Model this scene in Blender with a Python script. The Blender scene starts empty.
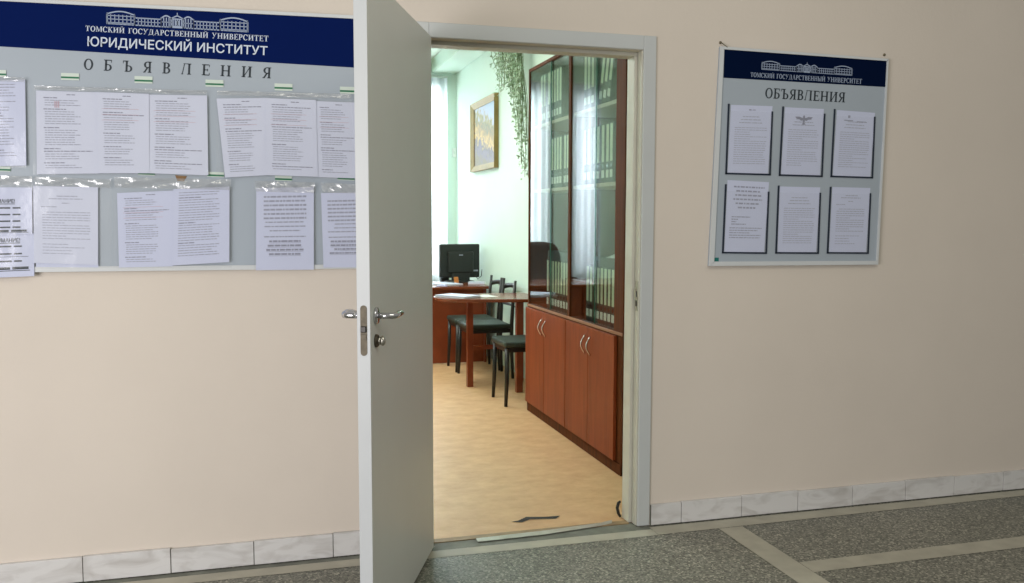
import bpy, bmesh, math, random
from mathutils import Vector, Matrix
random.seed(7)
scn = bpy.context.scene
COL = scn.collection
PI = math.pi
R = math.radians

# ------------------------------------------------------------------ camera
CAM = Vector((-1.5993, -3.4642, 1.3243))
FPX = 889.78
YAW, PIT, ROL = R(15.8166), R(4.6635), R(0.1307)
FW = Vector((math.sin(YAW)*math.cos(PIT), math.cos(YAW)*math.cos(PIT), -math.sin(PIT)))
RT = Vector((math.cos(YAW), -math.sin(YAW), 0))
UP = RT.cross(FW)
RT2 = math.cos(ROL)*RT + math.sin(ROL)*UP
UP2 = -math.sin(ROL)*RT + math.cos(ROL)*UP
def on(u, v, axis, val):
    """point of a real plane (axis = val) measured from the photograph"""
    d = FW + RT2*((u-512)/FPX) - UP2*((v-291.5)/FPX)
    return CAM + d*((val-CAM[axis])/d[axis])
cd = bpy.data.cameras.new('camera')
cam = bpy.data.objects.new('camera', cd)
COL.objects.link(cam)
cd.sensor_width = 36
cd.lens = FPX/1024*36
cd.clip_start = 0.05
M3 = Matrix((RT2, UP2, -FW)).transposed()
cam.matrix_world = Matrix.Translation(CAM) @ M3.to_4x4()
scn.camera = cam

# ------------------------------------------------------------------ materials
def new_mat(name):
    m = bpy.data.materials.new(name)
    m.use_nodes = True
    nt = m.node_tree
    return m, nt, nt.nodes['Principled BSDF']
def lin(c):
    return tuple(((x/255+0.055)/1.055)**2.4 if x > 10.3 else x/255/12.92 for x in c) + (1,)
def mat(name, rgb, rough=0.6, metal=0.0, var=0.06, scale=6.0, bump=0.0, bscale=80.0, stretch=(1,1,1), spec=None):
    m, nt, b = new_mat(name)
    N, L = nt.nodes, nt.links
    tc = N.new('ShaderNodeTexCoord'); mp = N.new('ShaderNodeMapping')
    mp.inputs['Scale'].default_value = stretch
    L.new(tc.outputs['Object'], mp.inputs['Vector'])
    no = N.new('ShaderNodeTexNoise'); no.inputs['Scale'].default_value = scale; no.inputs['Detail'].default_value = 5
    L.new(mp.outputs[0], no.inputs['Vector'])
    rp = N.new('ShaderNodeValToRGB')
    c = lin(rgb)
    rp.color_ramp.elements[0].position = 0.3; rp.color_ramp.elements[1].position = 0.7
    rp.color_ramp.elements[0].color = tuple(x*(1-var) for x in c[:3])+(1,)
    rp.color_ramp.elements[1].color = tuple(min(1, x*(1+var)) for x in c[:3])+(1,)
    L.new(no.outputs['Fac'], rp.inputs['Fac'])
    L.new(rp.outputs['Color'], b.inputs['Base Color'])
    b.inputs['Roughness'].default_value = rough
    b.inputs['Metallic'].default_value = metal
    if spec is not None: b.inputs['Specular IOR Level'].default_value = spec
    if bump:
        n2 = N.new('ShaderNodeTexNoise'); n2.inputs['Scale'].default_value = bscale
        L.new(mp.outputs[0], n2.inputs['Vector'])
        bp = N.new('ShaderNodeBump'); bp.inputs['Strength'].default_value = bump; bp.inputs['Distance'].default_value = 0.01
        L.new(n2.outputs['Fac'], bp.inputs['Height']); L.new(bp.outputs['Normal'], b.inputs['Normal'])
    return m

def terrazzo():
    m, nt, b = new_mat('terrazzo'); N, L = nt.nodes, nt.links
    tc = N.new('ShaderNodeTexCoord')
    v = N.new('ShaderNodeTexVoronoi'); v.inputs['Scale'].default_value = 150
    L.new(tc.outputs['Object'], v.inputs['Vector'])
    sp = N.new('ShaderNodeSeparateColor'); L.new(v.outputs['Color'], sp.inputs['Color'])
    rp = N.new('ShaderNodeValToRGB'); rp.color_ramp.interpolation = 'CONSTANT'
    e = rp.color_ramp.elements
    e[0].position = 0; e[0].color = lin((84, 85, 78)); e[1].position = 0.22; e[1].color = lin((116, 116, 107))
    for p, c in ((0.55, (134, 133, 123)), (0.80, (160, 157, 146)), (0.93, (186, 182, 168))):
        x = e.new(p); x.color = lin(c)
    L.new(sp.outputs[0], rp.inputs['Fac'])
    no = N.new('ShaderNodeTexNoise'); no.inputs['Scale'].default_value = 1.3; no.inputs['Detail'].default_value = 4
    L.new(tc.outputs['Object'], no.inputs['Vector'])
    r2 = N.new('ShaderNodeValToRGB'); r2.color_ramp.elements[0].color = (.72,.74,.70,1); r2.color_ramp.elements[1].color = (1.0,1.0,.97,1)
    r2.color_ramp.elements[0].position = .3; r2.color_ramp.elements[1].position = .7
    L.new(no.outputs['Fac'], r2.inputs['Fac'])
    mx = N.new('ShaderNodeMix'); mx.data_type = 'RGBA'; mx.blend_type = 'MULTIPLY'; mx.inputs[0].default_value = 1
    L.new(rp.outputs['Color'], mx.inputs[6]); L.new(r2.outputs['Color'], mx.inputs[7])
    L.new(mx.outputs[2], b.inputs['Base Color'])
    b.inputs['Roughness'].default_value = 0.42
    return m

def marble():
    m, nt, b = new_mat('marble'); N, L = nt.nodes, nt.links
    tc = N.new('ShaderNodeTexCoord')
    mp = N.new('ShaderNodeMapping'); mp.inputs['Rotation'].default_value = (0, R(35), 0); mp.inputs['Scale'].default_value = (1.5, 1, 4)
    L.new(tc.outputs['Object'], mp.inputs['Vector'])
    no = N.new('ShaderNodeTexNoise'); no.inputs['Scale'].default_value = 4; no.inputs['Detail'].default_value = 8; no.inputs['Distortion'].default_value = 1.4
    L.new(mp.outputs[0], no.inputs['Vector'])
    rp = N.new('ShaderNodeValToRGB'); e = rp.color_ramp.elements
    e[0].position = .28; e[0].color = lin((188, 185, 182)); e[1].position = .55; e[1].color = lin((214, 213, 212))
    L.new(no.outputs['Fac'], rp.inputs['Fac']); L.new(rp.outputs['Color'], b.inputs['Base Color'])
    b.inputs['Roughness'].default_value = .45
    return m

def wood(name, dark, light, stretch=(14, 14, 1.2), rough=.35, spec=.5):
    m, nt, b = new_mat(name); N, L = nt.nodes, nt.links
    tc = N.new('ShaderNodeTexCoord'); mp = N.new('ShaderNodeMapping'); mp.inputs['Scale'].default_value = stretch
    L.new(tc.outputs['Object'], mp.inputs['Vector'])
    no = N.new('ShaderNodeTexNoise'); no.inputs['Scale'].default_value = 3; no.inputs['Detail'].default_value = 7; no.inputs['Distortion'].default_value = .6
    L.new(mp.outputs[0], no.inputs['Vector'])
    rp = N.new('ShaderNodeValToRGB'); e = rp.color_ramp.elements
    e[0].position = .3; e[0].color = lin(dark); e[1].position = .7; e[1].color = lin(light)
    L.new(no.outputs['Fac'], rp.inputs['Fac']); L.new(rp.outputs['Color'], b.inputs['Base Color'])
    b.inputs['Roughness'].default_value = rough; b.inputs['Specular IOR Level'].default_value = spec
    return m

def linoleum():
    m, nt, b = new_mat('linoleum'); N, L = nt.nodes, nt.links
    tc = N.new('ShaderNodeTexCoord'); mp = N.new('ShaderNodeMapping'); mp.inputs['Scale'].default_value = (3, 4.2, 1)
    L.new(tc.outputs['Object'], mp.inputs['Vector'])
    no = N.new('ShaderNodeTexNoise'); no.inputs['Scale'].default_value = 2.6; no.inputs['Detail'].default_value = 9; no.inputs['Roughness'].default_value = .68
    L.new(mp.outputs[0], no.inputs['Vector'])
    rp = N.new('ShaderNodeValToRGB'); e = rp.color_ramp.elements
    e[0].position = .32; e[0].color = lin((198, 154, 110)); e[1].position = .68; e[1].color = lin((220, 182, 137))
    L.new(no.outputs['Fac'], rp.inputs['Fac']); L.new(rp.outputs['Color'], b.inputs['Base Color'])
    b.inputs['Roughness'].default_value = .45
    return m

def glass(name, tint, base=0.0, ior=1.5, boost=1.7):
    """thin pane: what is behind shows through, with a clear mirror image at grazing angles"""
    m = bpy.data.materials.new(name); m.use_nodes = True
    nt = m.node_tree; N, L = nt.nodes, nt.links
    N.remove(N['Principled BSDF'])
    tr = N.new('ShaderNodeBsdfTransparent'); tr.inputs['Color'].default_value = tint
    gl = N.new('ShaderNodeBsdfGlossy'); gl.inputs['Roughness'].default_value = 0.015
    lw = N.new('ShaderNodeLayerWeight'); lw.inputs['Blend'].default_value = .5
    fr = N.new('ShaderNodeMath'); fr.operation = 'POWER'; fr.inputs[1].default_value = 5
    L.new(lw.outputs['Facing'], fr.inputs[0])
    mu = N.new('ShaderNodeMath'); mu.operation = 'MULTIPLY_ADD'; mu.use_clamp = True
    mu.inputs[1].default_value = boost; mu.inputs[2].default_value = .04+base
    L.new(fr.outputs[0], mu.inputs[0])
    mx = N.new('ShaderNodeMixShader')
    L.new(mu.outputs[0], mx.inputs[0]); L.new(tr.outputs[0], mx.inputs[1]); L.new(gl.outputs[0], mx.inputs[2])
    L.new(mx.outputs[0], N['Material Output'].inputs[0])
    return m

def film(name, haze, rough=.12, gloss=.1, bump=.3):
    m = bpy.data.materials.new(name); m.use_nodes = True
    nt = m.node_tree; N, L = nt.nodes, nt.links
    N.remove(N['Principled BSDF'])
    tr = N.new('ShaderNodeBsdfTransparent')
    gl = N.new('ShaderNodeBsdfGlossy'); gl.inputs['Roughness'].default_value = rough
    df = N.new('ShaderNodeBsdfDiffuse'); df.inputs['Color'].default_value = (.85, .88, .92, 1)
    tc = N.new('ShaderNodeTexCoord'); no = N.new('ShaderNodeTexNoise'); no.inputs['Scale'].default_value = 14; no.inputs['Detail'].default_value = 4
    L.new(tc.outputs['Object'], no.inputs['Vector'])
    bp = N.new('ShaderNodeBump'); bp.inputs['Strength'].default_value = bump; bp.inputs['Distance'].default_value = .02
    L.new(no.outputs['Fac'], bp.inputs['Height']); L.new(bp.outputs[0], gl.inputs['Normal'])
    a = N.new('ShaderNodeMixShader'); a.inputs[0].default_value = haze
    L.new(tr.outputs[0], a.inputs[1]); L.new(df.outputs[0], a.inputs[2])
    c = N.new('ShaderNodeMixShader'); c.inputs[0].default_value = gloss
    L.new(a.outputs[0], c.inputs[1]); L.new(gl.outputs[0], c.inputs[2])
    L.new(c.outputs[0], N['Material Output'].inputs[0])
    return m

def curtain_mat():
    m = bpy.data.materials.new('curtain_cloth'); m.use_nodes = True
    nt = m.node_tree; N, L = nt.nodes, nt.links
    N.remove(N['Principled BSDF'])
    d = N.new('ShaderNodeBsdfDiffuse'); t = N.new('ShaderNodeBsdfTranslucent')
    tc = N.new('ShaderNodeTexCoord'); no = N.new('ShaderNodeTexNoise'); no.inputs['Scale'].default_value = 60
    L.new(tc.outputs['Object'], no.inputs['Vector'])
    rp = N.new('ShaderNodeValToRGB'); rp.color_ramp.elements[0].color = (.76, .78, .86, 1); rp.color_ramp.elements[1].color = (.86, .87, .93, 1)
    L.new(no.outputs['Fac'], rp.inputs['Fac'])
    L.new(rp.outputs[0], d.inputs[0]); L.new(rp.outputs[0], t.inputs[0])
    x = N.new('ShaderNodeMixShader'); x.inputs[0].default_value = .6
    L.new(d.outputs[0], x.inputs[1]); L.new(t.outputs[0], x.inputs[2]); L.new(x.outputs[0], N['Material Output'].inputs[0])
    return m

def painting_mat():
    m, nt, b = new_mat('landscape_paint'); N, L = nt.nodes, nt.links
    tc = N.new('ShaderNodeTexCoord'); sp = N.new('ShaderNodeSeparateXYZ')
    L.new(tc.outputs['Generated'], sp.inputs[0])
    no = N.new('ShaderNodeTexNoise'); no.inputs['Scale'].default_value = 17; no.inputs['Detail'].default_value = 6
    L.new(tc.outputs['Object'], no.inputs['Vector'])
    ad = N.new('ShaderNodeMath'); ad.operation = 'MULTIPLY_ADD'; ad.inputs[1].default_value = .75; ad.inputs[2].default_value = -.36
    L.new(no.outputs['Fac'], ad.inputs[0])
    yy = N.new('ShaderNodeMath'); yy.operation = 'MULTIPLY_ADD'; yy.inputs[1].default_value = -.36; yy.inputs[2].default_value = .14
    L.new(sp.outputs['Y'], yy.inputs[0])
    zz = N.new('ShaderNodeMath'); zz.operation = 'ADD'; L.new(sp.outputs['Z'], zz.inputs[0]); L.new(yy.outputs[0], zz.inputs[1])
    s2 = N.new('ShaderNodeMath'); s2.operation = 'ADD'
    L.new(zz.outputs[0], s2.inputs[0]); L.new(ad.outputs[0], s2.inputs[1])
    rp = N.new('ShaderNodeValToRGB'); e = rp.color_ramp.elements
    e[0].position = 0; e[0].color = lin((104, 88, 60)); e[1].position = 1; e[1].color = lin((150, 170, 190))
    for p, c in ((.16, (98, 84, 98)), (.3, (84, 72, 66)), (.38, (186, 148, 62)), (.5, (148, 116, 48)), (.62, (96, 100, 62)), (.72, (140, 128, 70)), (.84, (156, 160, 182))):
        x = e.new(p); x.color = lin(c)
    L.new(s2.outputs[0], rp.inputs['Fac']); L.new(rp.outputs[0], b.inputs['Base Color'])
    b.inputs['Roughness'].default_value = .5
    return m

MT = {}
MT['wall'] = mat('cream_wall_paint', (217, 207, 195), .75, var=.02, scale=2.5, bump=.06, bscale=60)
MT['mint'] = mat('mint_wall_paint', (206, 225, 213), .7, var=.015, scale=3, bump=.05, bscale=60)
MT['white_ceiling'] = mat('ceiling_paint', (222, 236, 224), .8, var=.01)
MT['terrazzo'] = terrazzo(); MT['marble'] = marble(); MT['lino'] = linoleum()
MT['strip'] = mat('pale_floor_strip', (176, 172, 156), .5, var=.12, scale=9)
MT['dark_strip'] = mat('dark_worn_concrete', (112, 114, 104), .6, var=.25, scale=14)
MT['sill'] = mat('worn_brown_sill', (150, 126, 92), .5, var=.2, scale=18)
MT['trim'] = mat('casing_paint', (194, 198, 198), .38, var=.02, scale=5)
MT['jamb'] = mat('jamb_paint', (198, 196, 184), .42, var=.05, scale=8)
MT['leaf'] = mat('door_leaf_paint', (216, 219, 214), .4, var=.02, scale=3)
MT['leaf_edge'] = mat('door_edge_paint', (196, 200, 202), .4, var=.02)
MT['chrome'] = mat('chrome', (205, 205, 208), .12, 1.0, var=.02)
MT['satin'] = mat('satin_nickel', (190, 186, 176), .32, 1.0, var=.04)
MT['old_metal'] = mat('worn_brass_steel', (92, 85, 72), .5, .6, var=.25, scale=60)
MT['dark_metal'] = mat('dark_latch_steel', (64, 62, 60), .4, .8)
MT['alu'] = mat('aluminium_strip', (186, 184, 174), .4, .6, var=.14, scale=20)
MT['board'] = mat('grey_board_panel', (166, 176, 186), .45, var=.02, scale=3)
MT['board_frame'] = mat('pale_board_frame', (206, 210, 212), .4, var=.03)
MT['navy'] = mat('navy_header_print', (5, 25, 80), .75, var=.05, scale=2, spec=.05)
MT['navy_dim'] = mat('dark_navy_header_print', (2, 17, 48), .75, var=.05, scale=2, spec=.04)  # header navy with the right board's weaker light put into the colour
MT['navy_edge'] = mat('navy_plastic_edge', (20, 32, 52), .4, var=.05)
MT['print_white'] = mat('white_print', (206, 216, 230), .5, var=.01)
MT['print_pale'] = mat('pale_blue_print', (158, 172, 196), .5, var=.01)
MT['print_dark'] = mat('dark_print', (36, 46, 54), .6, var=.02)
MT['ink'] = mat('grey_ink', (154, 157, 175), .8, var=.08, scale=40)
MT['ink_soft'] = mat('soft_grey_ink', (168, 171, 188), .8, var=.06, scale=40)
MT['ink_bold'] = mat('bold_ink', (138, 140, 158), .8, var=.08, scale=40)
MT['ink_red'] = mat('pinkish_ink', (196, 160, 172), .8, var=.1)
MT['paper'] = mat('white_paper', (206, 211, 229), .7, var=.012, scale=4)
MT['paper_b'] = mat('bluish_paper', (200, 206, 230), .7, var=.012, scale=4)
MT['clip'] = mat('white_clip', (206, 218, 208), .4, var=.02)
MT['green'] = mat('green_stripe', (34, 110, 76), .5, var=.05)
MT['teal'] = mat('teal_sticker', (20, 110, 104), .5, var=.05)
MT['rust'] = mat('brown_tape_mark', (132, 100, 62), .7, var=.3, scale=70)
MT['screw'] = mat('brass_screw', (120, 112, 92), .4, .8)
MT['film'] = film('clear_film', .05, .16, .03, .15)
MT['film_crumple'] = film('crumpled_film', .16, .2, .22, .5)
MT['cherry'] = wood('cherry_door', (120, 53, 22), (144, 67, 32), (6, 6, .8), .5, .25)
MT['cherry_dark'] = wood('cherry_carcass', (72, 36, 13), (98, 50, 19), rough=.65, spec=.12)
MT['edge_light'] = mat('pale_worktop_edge', (150, 104, 76), .5)
MT['shelf'] = mat('pale_shelf_board', (184, 172, 150), .5)
MT['cab_back'] = mat('cabinet_back_board', (208, 220, 214), .6)
MT['table'] = wood('table_top_veneer', (104, 50, 28), (130, 66, 38), (1.2, 8, 8), .22)
MT['desk'] = wood('desk_veneer', (116, 50, 24), (140, 64, 32), (2, 8, 1.5), .35)
MT['glass'] = glass('cabinet_glass', (.88, .93, .92, 1), .04, 1.5, 1.35)
MT['glass_inner'] = glass('cabinet_glass_inner', (.90, .95, .94, 1), .02, 1.5, 1.3)
MT['pane'] = glass('window_glass', (.95, .98, .97, 1), 0, 1.5, 1)
MT['glass_edge'] = mat('green_glass_edge', (52, 104, 88), .2)
MT['black'] = mat('black_plastic', (26, 30, 28), .45, var=.1)
MT['black_metal'] = mat('black_painted_metal', (24, 22, 20), .4, var=.1)
MT['seat'] = mat('dark_green_leatherette', (44, 56, 50), .45, var=.12, scale=14)
MT['chair_brown'] = mat('dark_brown_leather', (62, 52, 52), .45, var=.12, scale=10)
MT['binder'] = mat('black_binder_card', (30, 38, 36), .55, var=.12, scale=20)
MT['binder_label'] = mat('cream_spine_label', (208, 216, 186), .6, var=.06, scale=8)
MT['binder_number'] = mat('white_spine_sticker', (222, 226, 216), .6, var=.02)
MT['gold'] = mat('gold_frame', (138, 116, 66), .5, .2, var=.15, scale=12)
MT['painting'] = painting_mat()
MT['curtain'] = curtain_mat()
MT['leafgreen'] = mat('grey_green_leaf', (158, 180, 152), .55, var=.22, scale=14)
MT['stem'] = mat('plant_stem', (110, 124, 84), .7)
MT['pot'] = mat('white_pot', (214, 220, 208), .4)
MT['orange'] = mat('orange_card', (206, 128, 62), .6)
MT['photo_card'] = mat('mauve_card', (150, 146, 176), .6)
MT['plastic_white'] = mat('white_plastic', (222, 228, 222), .4)
MT['rubber'] = mat('dark_rubber', (34, 32, 30), .7)

# ------------------------------------------------------------------ mesh helpers
def obj(name, bm, m, parent=None, smooth=False, bevel=0.0, kind=None):
    me = bpy.data.meshes.new(name)
    bm.normal_update(); bm.to_mesh(me); bm.free()
    ms = m if isinstance(m, (list, tuple)) else [m]
    for x in ms: me.materials.append(x)
    if smooth:
        for p in me.polygons: p.use_smooth = True
    o = bpy.data.objects.new(name, me); COL.objects.link(o)
    if parent is not None: o.parent = parent
    if bevel:
        b = o.modifiers.new('bevel', 'BEVEL'); b.width = bevel; b.segments = 2; b.limit_method = 'ANGLE'
    if kind: o['kind'] = kind
    return o
def box(bm, x0, x1, y0, y1, z0, z1, mi=0):
    vs = [bm.verts.new((x, y, z)) for x in (x0, x1) for y in (y0, y1) for z in (z0, z1)]
    for f in ((0,1,3,2),(4,6,7,5),(0,4,5,1),(2,3,7,6),(0,2,6,4),(1,5,7,3)):
        bm.faces.new([vs[i] for i in f]).material_index = mi
    return vs
def prism(bm, pts, z0, z1, mi=0):
    a = [bm.verts.new((x, y, z0)) for x, y in pts]; b = [bm.verts.new((x, y, z1)) for x, y in pts]
    n = len(pts)
    bm.faces.new(a[::-1]).material_index = mi; bm.faces.new(b).material_index = mi
    for i in range(n):
        bm.faces.new((a[i], a[(i+1) % n], b[(i+1) % n], b[i])).material_index = mi
def tube(bm, pts, rad, n=10, cap=True):
    """round bar along a list of points; rad may be one number or one per point"""
    P = [Vector(p) for p in pts]
    rr = rad if isinstance(rad, (list, tuple)) else [rad]*len(P)
    rings = []; prev = None
    for i, p in enumerate(P):
        t = (P[min(i+1, len(P)-1)] - P[max(i-1, 0)]).normalized()
        if prev is None:
            a = t.cross(Vector((0,0,1)))
            if a.length < 1e-3: a = t.cross(Vector((1,0,0)))
        else: a = prev - t*prev.dot(t)
        a.normalize(); prev = a; b = t.cross(a)
        rings.append([bm.verts.new(p + (a*math.cos(2*PI*k/n) + b*math.sin(2*PI*k/n))*rr[i]) for k in range(n)])
    for i in range(len(P)-1):
        for k in range(n):
            bm.faces.new((rings[i][k], rings[i][(k+1) % n], rings[i+1][(k+1) % n], rings[i+1][k]))
    if cap:
        bm.faces.new(rings[0][::-1]); bm.faces.new(rings[-1])
def lathe(bm, prof, center=(0,0,0), n=24, axis='Z'):
    rings = []
    for r, h in prof:
        ring = []
        for k in range(n):
            c, s = math.cos(2*PI*k/n)*r, math.sin(2*PI*k/n)*r
            v = {'Z': (c, s, h), 'Y': (c, h, s), 'X': (h, c, s)}[axis]
            ring.append(bm.verts.new(Vector(v)+Vector(center)))
        rings.append(ring)
    for i in range(len(rings)-1):
        for k in range(n):
            bm.faces.new((rings[i][k], rings[i][(k+1) % n], rings[i+1][(k+1) % n], rings[i+1][k]))
    bm.faces.new(rings[0][::-1]); bm.faces.new(rings[-1])
    bmesh.ops.recalc_face_normals(bm, faces=bm.faces)
def B(): return bmesh.new()
def boxes(*bs):
    bm = B()
    for b in bs: box(bm, *b)
    return bm

def tag(o, label=None, cat=None, group=None, kind=None):
    if label: o['label'] = label
    if cat: o['category'] = cat
    if group: o['group'] = group
    if kind: o['kind'] = kind
    return o
def empty(name, loc=(0,0,0), rz=0.0):
    o = bpy.data.objects.new(name, None); o.empty_display_size = .1; COL.objects.link(o)
    o.location = loc; o.rotation_euler = (0, 0, rz)
    return o
def kids(o): return [c for c in bpy.data.objects if c.parent == o]
def dup(root, loc, rot=None):
    r = root.copy(); COL.objects.link(r); r.location = loc
    if rot is not None: r.rotation_euler = rot
    for ch in kids(root):
        c = ch.copy(); COL.objects.link(c); c.parent = r
        for g in kids(ch):
            d = g.copy(); COL.objects.link(d); d.parent = c
    return r
def struct(name, bm, m, label, cat, bevel=0.0, smooth=False):
    return tag(obj(name, bm, m, None, smooth, bevel), label, cat, None, 'structure')

# ------------------------------------------------------------------ corridor shell
OX0, OX1 = -.985, -.035      # rough opening in the wall
def wall_with_hole():
    bm = B()
    box(bm, -6, OX0, 0, .1, 0, 3.3); box(bm, OX1, 6, 0, .1, 0, 3.3); box(bm, OX0, OX1, 0, .1, 2.045, 3.3)
    return bm
struct('wall_front', wall_with_hole(), MT['wall'], 'cream painted corridor wall with the doorway', 'wall')
bm = B()
box(bm, -6, 6, -6, .045, -.1, 0)
struct('floor', bm, MT['terrazzo'], 'grey speckled terrazzo corridor floor', 'floor')
# floor strips set into the terrazzo
def flat(bm, pts, z=.0012):
    bm.faces.new([bm.verts.new((x, y, z)) for x, y in pts])
bm = B()
flat(bm, [(-6, -.125), (-.01, -.125), (-.01, -.052), (-6, -.052)]); flat(bm, [(-.008, -.122), (6, -.06), (6, -.028), (-.008, -.028)])
struct('trim_1', bm, MT['strip'], 'pale strip in the terrazzo running along the wall', 'floor strip')
bm = B(); flat(bm, [(.272, -.124), (.385, -.124), (.355, -6), (.245, -6)], .0016)
struct('trim_2', bm, MT['strip'], 'pale strip in the terrazzo running away from the wall', 'floor strip')
bm = B(); flat(bm, [(.386, -.545), (6, -.555), (6, -.668), (.384, -.645)], .0014)
struct('trim_3', bm, MT['strip'], 'pale strip in the terrazzo parallel to the right wall', 'floor strip')
bm = B(); flat(bm, [(-6, -.05), (-.01, -.05), (-.01, -.018), (-6, -.018)], .0010); flat(bm, [(-.94, -.018), (-.06, -.018), (-.06, .05), (-.94, .05)], .001)
struct('trim_4', bm, MT['dark_strip'], 'dark worn band in front of the door sill', 'floor strip')

# marble skirting: slabs with thin joints
def skirting(name, x0, x1, joints, label, hs):
    bm = B(); xs = [x0]+joints+[x1]
    for i in range(len(xs)-1):
        box(bm, xs[i]+.0015, xs[i+1]-.0015, -.016-.0015*(i % 2), -.0005, .004, hs+.002*((i*7) % 3))
    box(bm, x0, x1, -.01, -.0005, .002, hs-.004, 1)
    o = obj(name, bm, [MT['marble'], MT['dark_strip']], None, False, .0015)
    return tag(o, label, 'skirting', None, 'structure')
skirting('baseboard_right', .006, 6, [on(u, 500, 1, 0).x for u in (680, 740, 796, 850, 903, 951, 1000)]+[2.2, 2.5, 2.8, 3.1], 'white marble skirting right of the doorway', .094)
skirting('baseboard_left', -6, -1.03, [-3.5, -3.2, -2.9, -2.6]+[on(u, 550, 1, 0).x for u in (83, 171, 254, 333)], 'white marble skirting left of the doorway', .094)

# ------------------------------------------------------------------ office shell
XR = .50; YB = 6.2; XL = -3.3; ZC = 3.05
bm = boxes((XL, 1, .046, 7, -.1, -.0005))
fl = struct('floor.001', bm, MT['lino'], 'yellow mottled linoleum floor of the office', 'floor')
# torn linoleum edge by the sill (a raised dark gap and a curled lip)
bm = B()
cr = [on(u, v, 2, 0) for u, v in ((511, 522), (518, 521), (526, 517.2), (545, 517), (560, 516), (556, 518.8), (530, 519.5), (522, 522.6))]
bm.faces.new([bm.verts.new((p.x, p.y, .0015)) for p in cr])
obj('torn_gap', bm, MT['rubber'], fl)
bm = B()
prism(bm, [(-.94, .03), (-.075, .035), (-.075, .075), (-.94, .07)], -.001, .0045)
struct('trim_5', bm, MT['sill'], 'worn painted door sill', 'door sill', .001)
bm = B()
top = [on(u, v, 2, .005) for u, v in ((476, 538.5), (545, 530.5), (600, 523), (612, 520), (612, 523), (600, 526), (545, 534.5), (478, 542))]
bm.faces.new([bm.verts.new((p.x, p.y, .0058)) for p in top])
o = bmesh.ops.extrude_face_region(bm, geom=list(bm.faces))
for g in o['geom']:
    if isinstance(g, bmesh.types.BMVert): g.co.z = .0046
bmesh.ops.recalc_face_normals(bm, faces=bm.faces)
struct('trim_6', bm, MT['alu'], 'shiny metal threshold strip at the linoleum edge', 'threshold strip')
bm = boxes((XL, OX0, .1005, .106, 0, ZC), (OX1, XR+.05, .1005, .106, 0, ZC), (OX0, OX1, .1005, .106, 2.045, ZC))
struct('wall_front.001', bm, MT['mint'], 'mint green office side of the doorway wall', 'wall')
struct('wall_right', boxes((XR, XR+.1, .106, 7, 0, ZC)), MT['mint'], 'mint green wall carrying the gold framed picture', 'wall')
struct('wall_left', boxes((XL-.1, XL, .106, 7, 0, ZC)), MT['mint'], 'mint green far left office wall', 'wall')
W1 = (-1.15, .36); W2 = (-1.78, -1.48); WZ = (.75, 2.72)
bm = boxes((XL, W2[0], YB, YB+.25, 0, ZC), (W2[1], W1[0], YB, YB+.25, 0, ZC), (W1[1], XR, YB, YB+.25, 0, ZC),
           (W1[0], W1[1], YB, YB+.25, 0, WZ[0]), (W1[0], W1[1], YB, YB+.25, WZ[1], ZC),
           (W2[0], W2[1], YB, YB+.25, 0, WZ[0]), (W2[0], W2[1], YB, YB+.25, WZ[1], ZC))
struct('wall_back', bm, MT['mint'], 'mint green window wall at the back of the office', 'wall')
struct('ceiling', boxes((XL, XR, .106, 7, ZC, ZC+.1)), MT['white_ceiling'], 'white office ceiling', 'ceiling')
struct('trim_7', boxes((.235, XR-.001, .11, YB-.001, 2.9, ZC-.001)), MT['mint'], 'mint soffit box along the top of the picture wall', 'soffit', .004)
struct('baseboard_office', boxes((XR-.015, XR-.0005, .11, .72, 0, .06), (-.028, XR-.02, .1065, .12, 0, .06)), MT['jamb'], 'low painted skirting inside the office', 'skirting')
def window(n, a, b, label):
    w = empty('window_%d' % n, ((a+b)/2, YB+.14, WZ[0])); tag(w, label, 'window', None, 'structure')
    hw = (b-a)/2; h = WZ[1]-WZ[0]
    bm = boxes((-hw, -hw+.06, -.03, .03, 0, h), (hw-.06, hw, -.03, .03, 0, h), (-hw+.06, hw-.06, -.03, .03, 0, .06), (-hw+.06, hw-.06, -.03, .03, h-.06, h))
    if hw > .4: box(bm, -.04, .04, -.03, .03, .06, h-.06)
    obj('window_frame', bm, MT['plastic_white'], w, False, .004)
    obj('window_pane', boxes((-hw+.06, hw-.06, -.004, .004, .06, h-.06)), MT['pane'], w)
    obj('window_sill', boxes((-hw, hw, -.135, -.03, -.03, 0)), MT['plastic_white'], w, False, .004)
window(1, W1[0], W1[1], 'wide office window behind the curtain')
window(2, W2[0], W2[1], 'narrow office window behind the curtain')  # window added out of view so the mirrored curtain is lit from behind
def curtain(x0, x1, y, label, folds):
    bm = B(); n = folds*10; prev = None
    for i in range(n+1):
        s = i/n; x = x0+(x1-x0)*s
        yy = y + .022*math.sin(2*PI*folds*s) + .006*math.sin(2*PI*folds*.37*s+1)
        col = [bm.verts.new((x + .004*math.sin(5*z+i), yy, z)) for z in (.1, .9, 1.8, 2.84)]
        if prev:
            for k in range(3): bm.faces.new((prev[k], col[k], col[k+1], prev[k+1]))
        prev = col
    root = empty('curtain', ((x0+x1)/2, y, 0)); tag(root, label, 'curtain')
    o = obj('curtain_cloth', bm, MT['curtain'], root, True); o.location = (-(x0+x1)/2, -y, 0)
    bm = B(); tube(bm, [(x0-.03-(x0+x1)/2, 0, 2.85), (x1+.01-(x0+x1)/2, 0, 2.85)], .012)
    obj('curtain_rail', bm, MT['plastic_white'], root, True)
curtain(-1.22, .385, YB-.06, 'white folded curtain over the wide back window, beside the monitor', 17)
curtain(-1.80, -1.47, YB-.06, 'narrow white curtain left of the wide curtain, mirrored in the cabinet glass', 4)

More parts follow.
